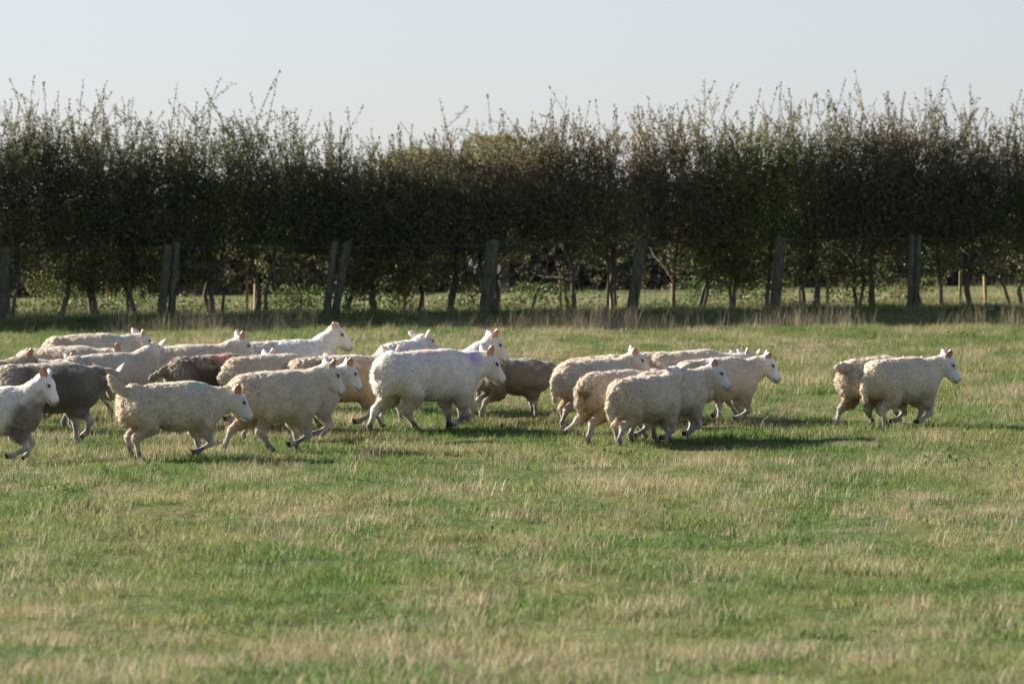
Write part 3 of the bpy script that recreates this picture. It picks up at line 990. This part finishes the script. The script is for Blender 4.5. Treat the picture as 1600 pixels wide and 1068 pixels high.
    # region weights
    D = {'w': np.full(len(V), 9.), 'l': np.full(len(V), 9.), 'h': np.full(len(V), 9.)}
    for kind, a, b, r1, r2, sy, k in prims:
        D[kind] = np.minimum(D[kind], cap_d(V, a, b, r1, r2, sy))
    ex = {k: np.exp(-np.clip(v, 0, .3) / .012) for k, v in D.items()}
    tot = ex['w'] + ex['l'] + ex['h'] + 1e-9
    ww, wl, wh = ex['w'] / tot, ex['l'] / tot, ex['h'] / tot
    # normals
    def normals(V):
        n = np.zeros_like(V)
        fn = np.cross(V[Q[:, 2]] - V[Q[:, 0]], V[Q[:, 3]] - V[Q[:, 1]])
        for c in range(4): np.add.at(n, Q[:, c], fn)
        return n / (np.linalg.norm(n, axis=1)[:, None] + 1e-12)
    nrm = normals(V)
    # fleece relief
    off = seed * 7.3
    Pn = V * np.array([1, 1, .55])
    strand = noise3(V * np.array([34, 34, 7]) + off, 1) + .6 * noise3(V * np.array([60, 60, 16]) + off, 5)
    curl = noise3(V * 36 + off, 6) + .7 * noise3(V * 64 + off, 2)
    rr_ = sstep(.1, -.3, V[:, 0] + .15 * noise3(V * 6 + off, 7))
    rel = strand * (1 - rr_) * .8 + curl * rr_ + 1.1 * noise3(V * 8 + off, 3)
    rear = sstep(.15, -.35, V[:, 0])
    crease = -np.exp(-(noise3(V * np.array([15, 8, 4]) + off, 4) / .10) ** 2)
    amp = wool * (0.0044 + .0040 * rear)
    V = V + nrm * (ww * (amp * rel + wool * .008 * (.35 + .65 * rear) * crease))[:, None]
    nrm = normals(V)
    # coat colours
    base = np.tile(coat, (len(V), 1))
    fin = noise3(V * 38 + off, 13)
    big = noise3(V * 4.2 + off, 11); mid = noise3(V * 13 + off, 12)
    base = base * (1 + .10 * big + .12 * mid + .13 * fin)[:, None]
    dk = np.zeros(len(V))
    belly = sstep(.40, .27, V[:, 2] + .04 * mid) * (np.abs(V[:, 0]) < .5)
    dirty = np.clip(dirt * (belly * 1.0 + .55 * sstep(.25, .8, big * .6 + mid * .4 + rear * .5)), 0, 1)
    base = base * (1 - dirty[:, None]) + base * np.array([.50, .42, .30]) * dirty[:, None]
    if dark is not None:
        t = sstep(.73, .60, V[:, 2] + .10 * mid + .07 * big + .05 * fin) * sstep(-.5, -.2, V[:, 0] + .08 * big) * np.clip(.85 + .3 * big, 0, 1)
        base = base * (1 - t[:, None]) + dark * (1 + .25 * mid[:, None]) * t[:, None]
    if darkchest:
        t = darkchest * sstep(.12, .24, V[:, 0] - .25 * (V[:, 2] - .45) + .03 * mid) * sstep(.66, .48, V[:, 2] + .06 * mid - .5 * np.clip(V[:, 0] - .3, 0, 1)) 
        t = np.clip(t + darkchest * sstep(.36, .25, V[:, 2] + .07 * mid + .05 * big), 0, 1)
        base = base * (1 - t[:, None]) + np.array([.13, .11, .085]) * (1 + .3 * fin[:, None]) * t[:, None]
    if dags:
        q = np.exp(-(((V[:, 0] + .52 * L) / .13) ** 2 + (V[:, 1] / .10) ** 2 + ((V[:, 2] - .48) / .13) ** 2)) * (.5 + .8 * sstep(-.2, .5, mid))
        q = np.clip(dags * q, 0, 1)[:, None]
        base = base * (1 - q) + np.array([.16, .11, .05]) * q
    for (mx, mz, rx, rz, col) in marks:       # stock-marker paint: x along the back, z = height
        q = np.exp(-(((V[:, 0] - mx) / rx) ** 2 + ((V[:, 2] - mz) / rz) ** 2)) * (.65 + .5 * mid)
        q = np.clip(q * (1.0 + .5 * fin), 0, .8)[:, None] * ww[:, None]
        base = base * (1 - q) + np.array(col) * q
    fc = SKIN if face is None else face
    hl = (V - poll) @ hx / HS
    headc = np.tile(fc, (len(V), 1)) * (1 + .06 * mid[:, None])
    nose = (sstep(.185, .215, hl) * .75)[:, None]
    hside = np.abs((V - poll) @ hyv) / HS; hup = (V - poll) @ hzv / HS
    nos = np.exp(-(((hl - .212) / .012) ** 2 + ((hside - .016) / .010) ** 2 + ((hup + .022) / .010) ** 2))
    mou = np.exp(-((hup + .056) / .006) ** 2) * sstep(.14, .17, hl)
    eyer = np.exp(-(((hl - .062) / .024) ** 2 + ((hup - .030) / .017) ** 2)) * sstep(.03, .05, hside)
    drk = np.clip(1.2 * nos + mou + .75 * eyer, 0, .92)[:, None]
    headc = headc * (1 - nose) + np.array([.22, .15, .13]) * nose
    headc = headc * (1 - drk) + np.array([.06, .045, .04]) * drk
    legc = np.tile(SKIN * .82, (len(V), 1)) * (1 + .12 * mid[:, None])
    mk = np.clip(sstep(.16, .04, V[:, 2] + .05 * mid) * .55 + .75 * sstep(.25, .75, .5 + .5 * noise3(V * 15 + off, 15)) * sstep(.3, .1, V[:, 2]), 0, .92)[:, None]
    legc = legc * (1 - mk * dirt * 1.6) + MUCK * np.clip(mk * dirt * 1.6, 0, 1) if dirt < .62 else legc * (1 - mk) + MUCK * mk
    col = base * ww[:, None] + legc * wl[:, None] + headc * wh[:, None]
    col = np.clip(col, .01, .9)
    # ears, same mesh
    EV, EF, EC = [], [], []
    pk_ = rng.uniform(0, 1)
    for sd in (1, -1):
        e0 = hd(-.022, sd * .052, .042)
        dr = (-.55 + ears) * hx + sd * .72 * hyv + .48 * hzv
        dr += rng.normal(0, .13, 3); dr /= np.linalg.norm(dr)
        fac = hx * .55 + hyv * sd * .75 - hzv * .1           # opening looks forward
        fac -= dr * (fac @ dr); fac /= np.linalg.norm(fac)
        sdv = np.cross(dr, fac)
        n1, n2 = 8, 7
        ln = .132
        o = len(EV)
        for lay in (0, 1):
            for i in range(n1):
                t = i / (n1 - 1)
                wd = .041 * (math.sin(pi * min(1, .14 + t * .86)) ** .62) * (1.0 if t < .75 else 1.0)
                wd = max(wd, .002)
                for j in range(n2):
                    q = (j / (n2 - 1)) * 2 - 1
                    p = e0 + dr * (ln * t) + sdv * wd * q + fac * (.016 * q * q * (1 - t * .4) - .008 * math.sin(pi * t)) - fac * (.006 * (1 - q * q) * lay)
                    EV.append(p)
                    EC.append((np.array([.48, .26, .20]) * (.8 + .2 * pk_) + np.array([.16, .22, .22]) * (1 - pk_)) if (lay == 0 and abs(q) < .8 and t < .92) else np.array([.68, .62, .54]))
            b = o + lay * n1 * n2
            for i in range(n1 - 1):
                for j in range(n2 - 1):
                    qd = [b + i * n2 + j, b + i * n2 + j + 1, b + (i + 1) * n2 + j + 1, b + (i + 1) * n2 + j]
                    EF.append(qd if lay == 0 else qd[::-1])
        if tag and sd == -1:
            tc = e0 + dr * .07 + fac * .012
            tv = [tc + sdv * a * .014 + dr * b * .016 + fac * c * .003 for c in (-1, 1) for a, b in ((-1, -1), (1, -1), (1, 1), (-1, 1))]
            mesh_obj('ear_tag', np.array(tv), [[0, 3, 2, 1], [4, 5, 6, 7], [0, 1, 5, 4], [1, 2, 6, 5], [2, 3, 7, 6], [3, 0, 4, 7]], M_TAG, root)
    nV = len(V)
    allV = np.concatenate([V, np.array(EV)])
    allF = np.concatenate([Q, np.array(EF) + nV])
    allC = np.concatenate([col, np.array(EC)])
    allC = np.concatenate([allC, np.ones((len(allC), 1))], 1)
    body = mesh_obj('body', allV, allF, [M_WOOL, M_EAR], root, attrs={'coat': ('FLOAT_COLOR', allC)}, smooth=True)
    mi = np.zeros(len(allF), np.int32); mi[len(Q):] = 1
    body.data.polygons.foreach_set('material_index', mi)
    # woolly fuzz: short locks standing off the fleece
    nl_ = int(9500 * max(wool, .6))
    pw = ww * (V[:, 2] > .18)
    pk = rng.choice(nV, nl_, p=pw / pw.sum())
    b0 = V[pk] + rng.normal(0, .004, (nl_, 3)); nn = nrm[pk]
    dv = nn * .75 + np.array([-.35, 0, -.7]) + rng.normal(0, .36, (nl_, 3)); dv /= np.linalg.norm(dv, axis=1)[:, None]
    sv = np.cross(dv, nn + rng.normal(0, .2, (nl_, 3))); sv /= np.linalg.norm(sv, axis=1)[:, None] + 1e-9
    ll = (rng.uniform(.010, .024, nl_) * (.7 + .5 * rear[pk]))[:, None]
    b0 = b0 - nn * .003
    LV = np.stack([b0 - sv * .004, b0 + sv * .004, b0 + dv * ll], 1).reshape(-1, 3)
    LF = np.arange(nl_ * 3).reshape(-1, 3)
    lc = col[pk] * rng.uniform(.78, 1.18, nl_)[:, None]
    LC = np.repeat(np.concatenate([np.clip(lc, 0, .85), np.ones((nl_, 1))], 1), 3, 0)
    fo = mesh_obj('fleece', LV, LF, M_WOOL, root, attrs={'coat': ('FLOAT_COLOR', LC)}); fo['kind'] = 'stuff'
    # eyes
    for sd in (1, -1):
        c = hd(.062, sd * .0615, .030); nu, nv = 8, 6
        EVv, EFf = [], []
        for i in range(nv + 1):
            th = pi * i / nv
            for j in range(nu):
                ph = 2 * pi * j / nu
                EVv.append(c + .018 * (sin(th) * cos(ph) * hx * 1.2 + cos(th) * hzv * .9 + sin(th) * sin(ph) * hyv * .8))
        for i in range(nv):
            for j in range(nu):
                j2 = (j + 1) % nu
                EFf.append([i * nu + j, (i + 1) * nu + j, (i + 1) * nu + j2, i * nu + j2])
        mesh_obj('eye', np.array(EVv), EFf, M_EYE, root, smooth=True)
    # hooves: cloven, two toes each in one part
    for (ft, toe) in toes:
        dr = toe - ft; dr /= np.linalg.norm(dr)
        fwd = np.array([1., 0, 0]) - dr * dr[0]
        if np.linalg.norm(fwd) < .3: fwd = np.array([0., 0, 1.]) - dr * dr[2]
        fwd /= np.linalg.norm(fwd); lat = np.cross(dr, fwd)
        HV, HF = [], []
        for sd in (-1, 1):
            o = len(HV)
            for (q, wf, wb, wl_) in ((-.028, .020, .018, .010), (.0, .032, .020, .012), (.010, .036, .020, .012)):
                cc = toe + dr * q + lat * sd * .013
                HV += [cc + fwd * wf * .9, cc + fwd * wf * .3 + lat * wl_, cc - fwd * wb + lat * wl_ * .8, cc - fwd * wb - lat * wl_ * .8, cc + fwd * wf * .3 - lat * wl_]
            for kk in range(2):
                for j in range(5):
                    j2 = (j + 1) % 5
                    HF.append([o + kk * 5 + j, o + kk * 5 + j2, o + kk * 5 + 5 + j2, o + kk * 5 + 5 + j])
            HF.append([o + 10 + j for j in range(5)]); HF.append([o + 4 - j for j in range(5)])
        mesh_obj('hoof', np.array(HV), HF, M_HOOF, root)
    return root

RED = (.62, .16, .13); PINK = (.66, .30, .27); BLUE = (.36, .52, .46); PURP = (.33, .22, .50)
DKB = np.array([.10, .082, .062])
FLOCK = [
    # left cluster, back to front
    dict(u=140, s=.98, top=522, yaw=14, L=1.0, coat=CREAM, neck=(20, 10), head=(25, 8), tail='down', marks=((.3, .69, .12, .05, BLUE),),
         label='pale sheep farthest back on the left, both ears raised against the dark verge'),
    dict(u=100, s=.98, top=537, yaw=-4, coat=TAN, neck=(14, 0), head=(28, 0), label='tan-backed sheep with a red-lit ear below the farthest left sheep'),
    dict(u=-42, s=.98, top=556, yaw=10, coat=TAN * .8, dark=DKB, neck=(34, 0), head=(38, 0), face=np.array([.34, .28, .21]), label='brown-faced sheep with red ear at the left edge, body cropped'),
    dict(u=34, s=.86, top=562, dd=.35, yaw=2, coat=CREAM, neck=(22, 0), head=(25, 10), label='sheep almost hidden behind the dark brown one, only its head top showing'),
    dict(u=168, s=1.0, top=551, yaw=30, coat=GREY * 1.05, neck=(46, 6), head=(30, 50), nl=.95, dirt=.5, legs=('stand', 'push', 'stand', 'fold'), label='grey-white sheep turning its raised head away, just behind the dark brown one'),
    dict(u=75, s=1.04, top=563, yaw=15, coat=TAN * .72, dark=DKB * .8, neck=(8, 18), head=(35, 50), face=np.array([.30, .25, .19]), dirt=.6, label='dark brown sheep behind the leftmost white-faced one, head turned away'),
    dict(u=335, s=.98, top=555, yaw=24, coat=BROWN * 1.25, dark=DKB * .7, neck=(20, 0), head=(35, 0), tail='back', marks=((.06, .71, .10, .045, RED),), dirt=.3, label='dark brown sheep with a red mark on its back, head hidden'),
    dict(u=-12, yb=719, top=596, yaw=2, L=.98, coat=WHITE, neck=(50, 0), head=(50, -14), legs=('push', 'stand', 'tuck', 'fold'), darkchest=.9, face=np.array([.74, .72, .68]), dirt=.35, label='white-faced sheep with dark dirty chest cut off by the left edge'),
    dict(u=270, yb=723, top=598, yaw=26, L=1.06, coat=CREAM * 1.02, neck=(2, -10), head=(42, -8), legs=('stand', 'stand', 'stand', 'fold'), tail='up', marks=((.22, .70, .09, .045, BLUE),), wool=1.15, seed=1, label='woolly sheep with tail up and blue mark, nearest on the left'),
    dict(u=298, s=.98, top=535, yaw=14, coat=CREAM, neck=(38, 0), head=(36, 0), label='pale sheep at the back with one bright red ear, behind the red-marked brown one'),
    dict(u=448, s=1.0, top=530, yaw=22, coat=WHITE * .95, neck=(48, -10), head=(36, -12), nl=1.15, label='sheep at the back with neck stretched high, left of centre'),
    dict(u=424, s=1.0, top=553, yaw=36, coat=CREAM * .95, neck=(10, -16), head=(30, -10), tail='curl', wool=1.2, seed=4, tag=True, L=1.05, label='sheep with curled hanging tail and lowered head in the left cluster'),
    dict(u=528, s=1.0, top=553, yaw=20, coat=TAN, dark=np.array([.36, .255, .155]), neck=(28, 0), head=(30, 20), legs=('push', 'kick', 'reach', 'fold'), label='tan sheep with orange-brown side just left of the big white ewe'),
    dict(u=462, s=.93, top=573, dd=.0, yaw=16, coat=GREY, neck=(34, 0), head=(45, -6), legs=('push', 'stand', 'tuck', 'fold'), face=np.array([.72, .70, .66]), tag=True, label='white-faced sheep half hidden behind the trotting tan sheep'),
    dict(u=432, yb=709, top=573, s=1.03, yaw=20, L=0.78, coat=TAN * 1.06, neck=(34, 0), head=(46, -2), legs=('push', 'reach', 'stand', 'fold'), tail='back', wool=.8, seed=2, label='trotting tan sheep with tail trailing, beside the blue-marked one'),
    # centre
    dict(u=628, s=1.0, top=546, dd=2.2, yaw=72, coat=WHITE, neck=(34, -10), head=(15, -20), label='pale sheep peeping over the rump of the big white ewe, both ears raised'),
    dict(u=680, s=1.03, top=541, yaw=14, coat=WHITE * .92, neck=(44, 0), head=(42, -4), nl=1.25, legs=('push', 'stand', 'stand', 'tuck'), marks=((-.12, .715, .14, .045, RED),), wool=.5, label='tall-necked ewe with red back mark behind the big white ewe'),
    dict(u=806, top=558, yaw=16, L=.85, coat=GREY * .7, dark=DKB, neck=(4, 12), head=(30, 50), dirt=.6, legs=('kick', 'push', 'stand', 'stand'), yb=652, label='dark brown sheep right of the big white ewe, head turned away'),
    dict(u=668, yb=676, top=541, yaw=40, L=1.12, coat=WHITE * .95, neck=(14, -16), head=(42, -10), nl=.95, legs=('push', 'reach', 'stand', 'fold'), tail='dock', wool=.35, fat=0.97, dirt=.6, seed=3,
         marks=((-.05, .715, .13, .04, PINK), (.42, .68, .08, .09, PURP)), label='big smooth white ewe with purple neck mark at the centre'),
    # right group
    dict(u=950, s=.9, top=558, dd=.9, yaw=8, coat=CREAM, neck=(15, 0), head=(30, 0), label='sheep barely showing behind the cream sheep at the left of the right group'),
    dict(u=1010, s=.98, top=549, dd=.2, yaw=20, coat=CREAM, neck=(10, 0), head=(30, 20), label='mostly hidden sheep at the back of the right group, back and one ear showing'),
    dict(u=1082, s=.98, top=547, yaw=28, coat=CREAM, neck=(10, 0), head=(30, 10), label='sheep with one red ear at the back of the right group'),
    dict(u=1092, s=.95, top=556, dd=.85, yaw=20, coat=WHITE, neck=(16, 0), head=(30, 30), label='mostly hidden sheep just behind the white-faced leader of the right group'),
    dict(u=930, yb=669, top=559, yaw=38, L=0.98, coat=CREAM, neck=(42, -18), head=(34, -10), legs=('stand', 'push', 'reach', 'tuck'), dirt=.7, nl=0.9, label='cream sheep at the left of the right group, head raised above its back'),
    dict(u=1122, yb=668, top=560, yaw=28, L=1.0, coat=CREAM * 1.03, neck=(24, -12), head=(46, -16), legs=('push', 'lift', 'tuck', 'fold'), face=np.array([.74, .72, .68]), label='white-faced sheep leading the right group, ear raised'),
    dict(u=1050, yb=690, top=592, s=0.93, yaw=36, L=0.82, coat=CREAM, neck=(32, -15), head=(38, -20), legs=('push', 'stand', 'tuck', 'fold'), face=np.array([.68, .65, .60]), label='sheep with red ear and pale face just right of the foremost woolly one'),
    dict(u=966, yb=690, top=574, yaw=44, L=0.98, coat=CREAM * .95, neck=(16, -20), head=(24, 10), legs=('kick', 'push', 'reach', 'fold'), dags=1.4, wool=1.2, seed=5, label='sheep with a soiled brown rump, left of the foremost woolly one'),
    dict(u=1010, yb=695, top=586, s=0.88, yaw=46, L=1.0, coat=CREAM * 1.03, neck=(55, 4), head=(10, 60), nl=0.85, legs=('stand', 'push', 'push' if False else 'reach', 'fold'), tail='down', wool=1.35, fat=1.04, seed=6, label='foremost woolly sheep of the right group, head turned fully away'),
    # right pair
    dict(u=1370, s=.97, top=556, yaw=46, L=.98, coat=TAN * 1.1, neck=(8, 0), head=(30, 0), legs=('push', 'reach', 'reach', 'fold'), tail='knob', wool=1.35, dirt=.8, dags=.7, seed=7, label='woolly tan sheep with stubby tail, behind the rightmost sheep'),
    dict(u=1410, yb=672, top=558, yaw=40, L=0.93, coat=CREAM * 1.1, neck=(25, -16), head=(46, -20), legs=('reach', 'stand', 'tuck', 'fold'), face=np.array([.74, .72, .68]), wool=.8, seed=8, label='rightmost pale sheep, ears up, running ahead of the flock'),
]
for i, kw in enumerate(FLOCK):
    kw.setdefault('seed', 20 + i)
    make_sheep(**kw)
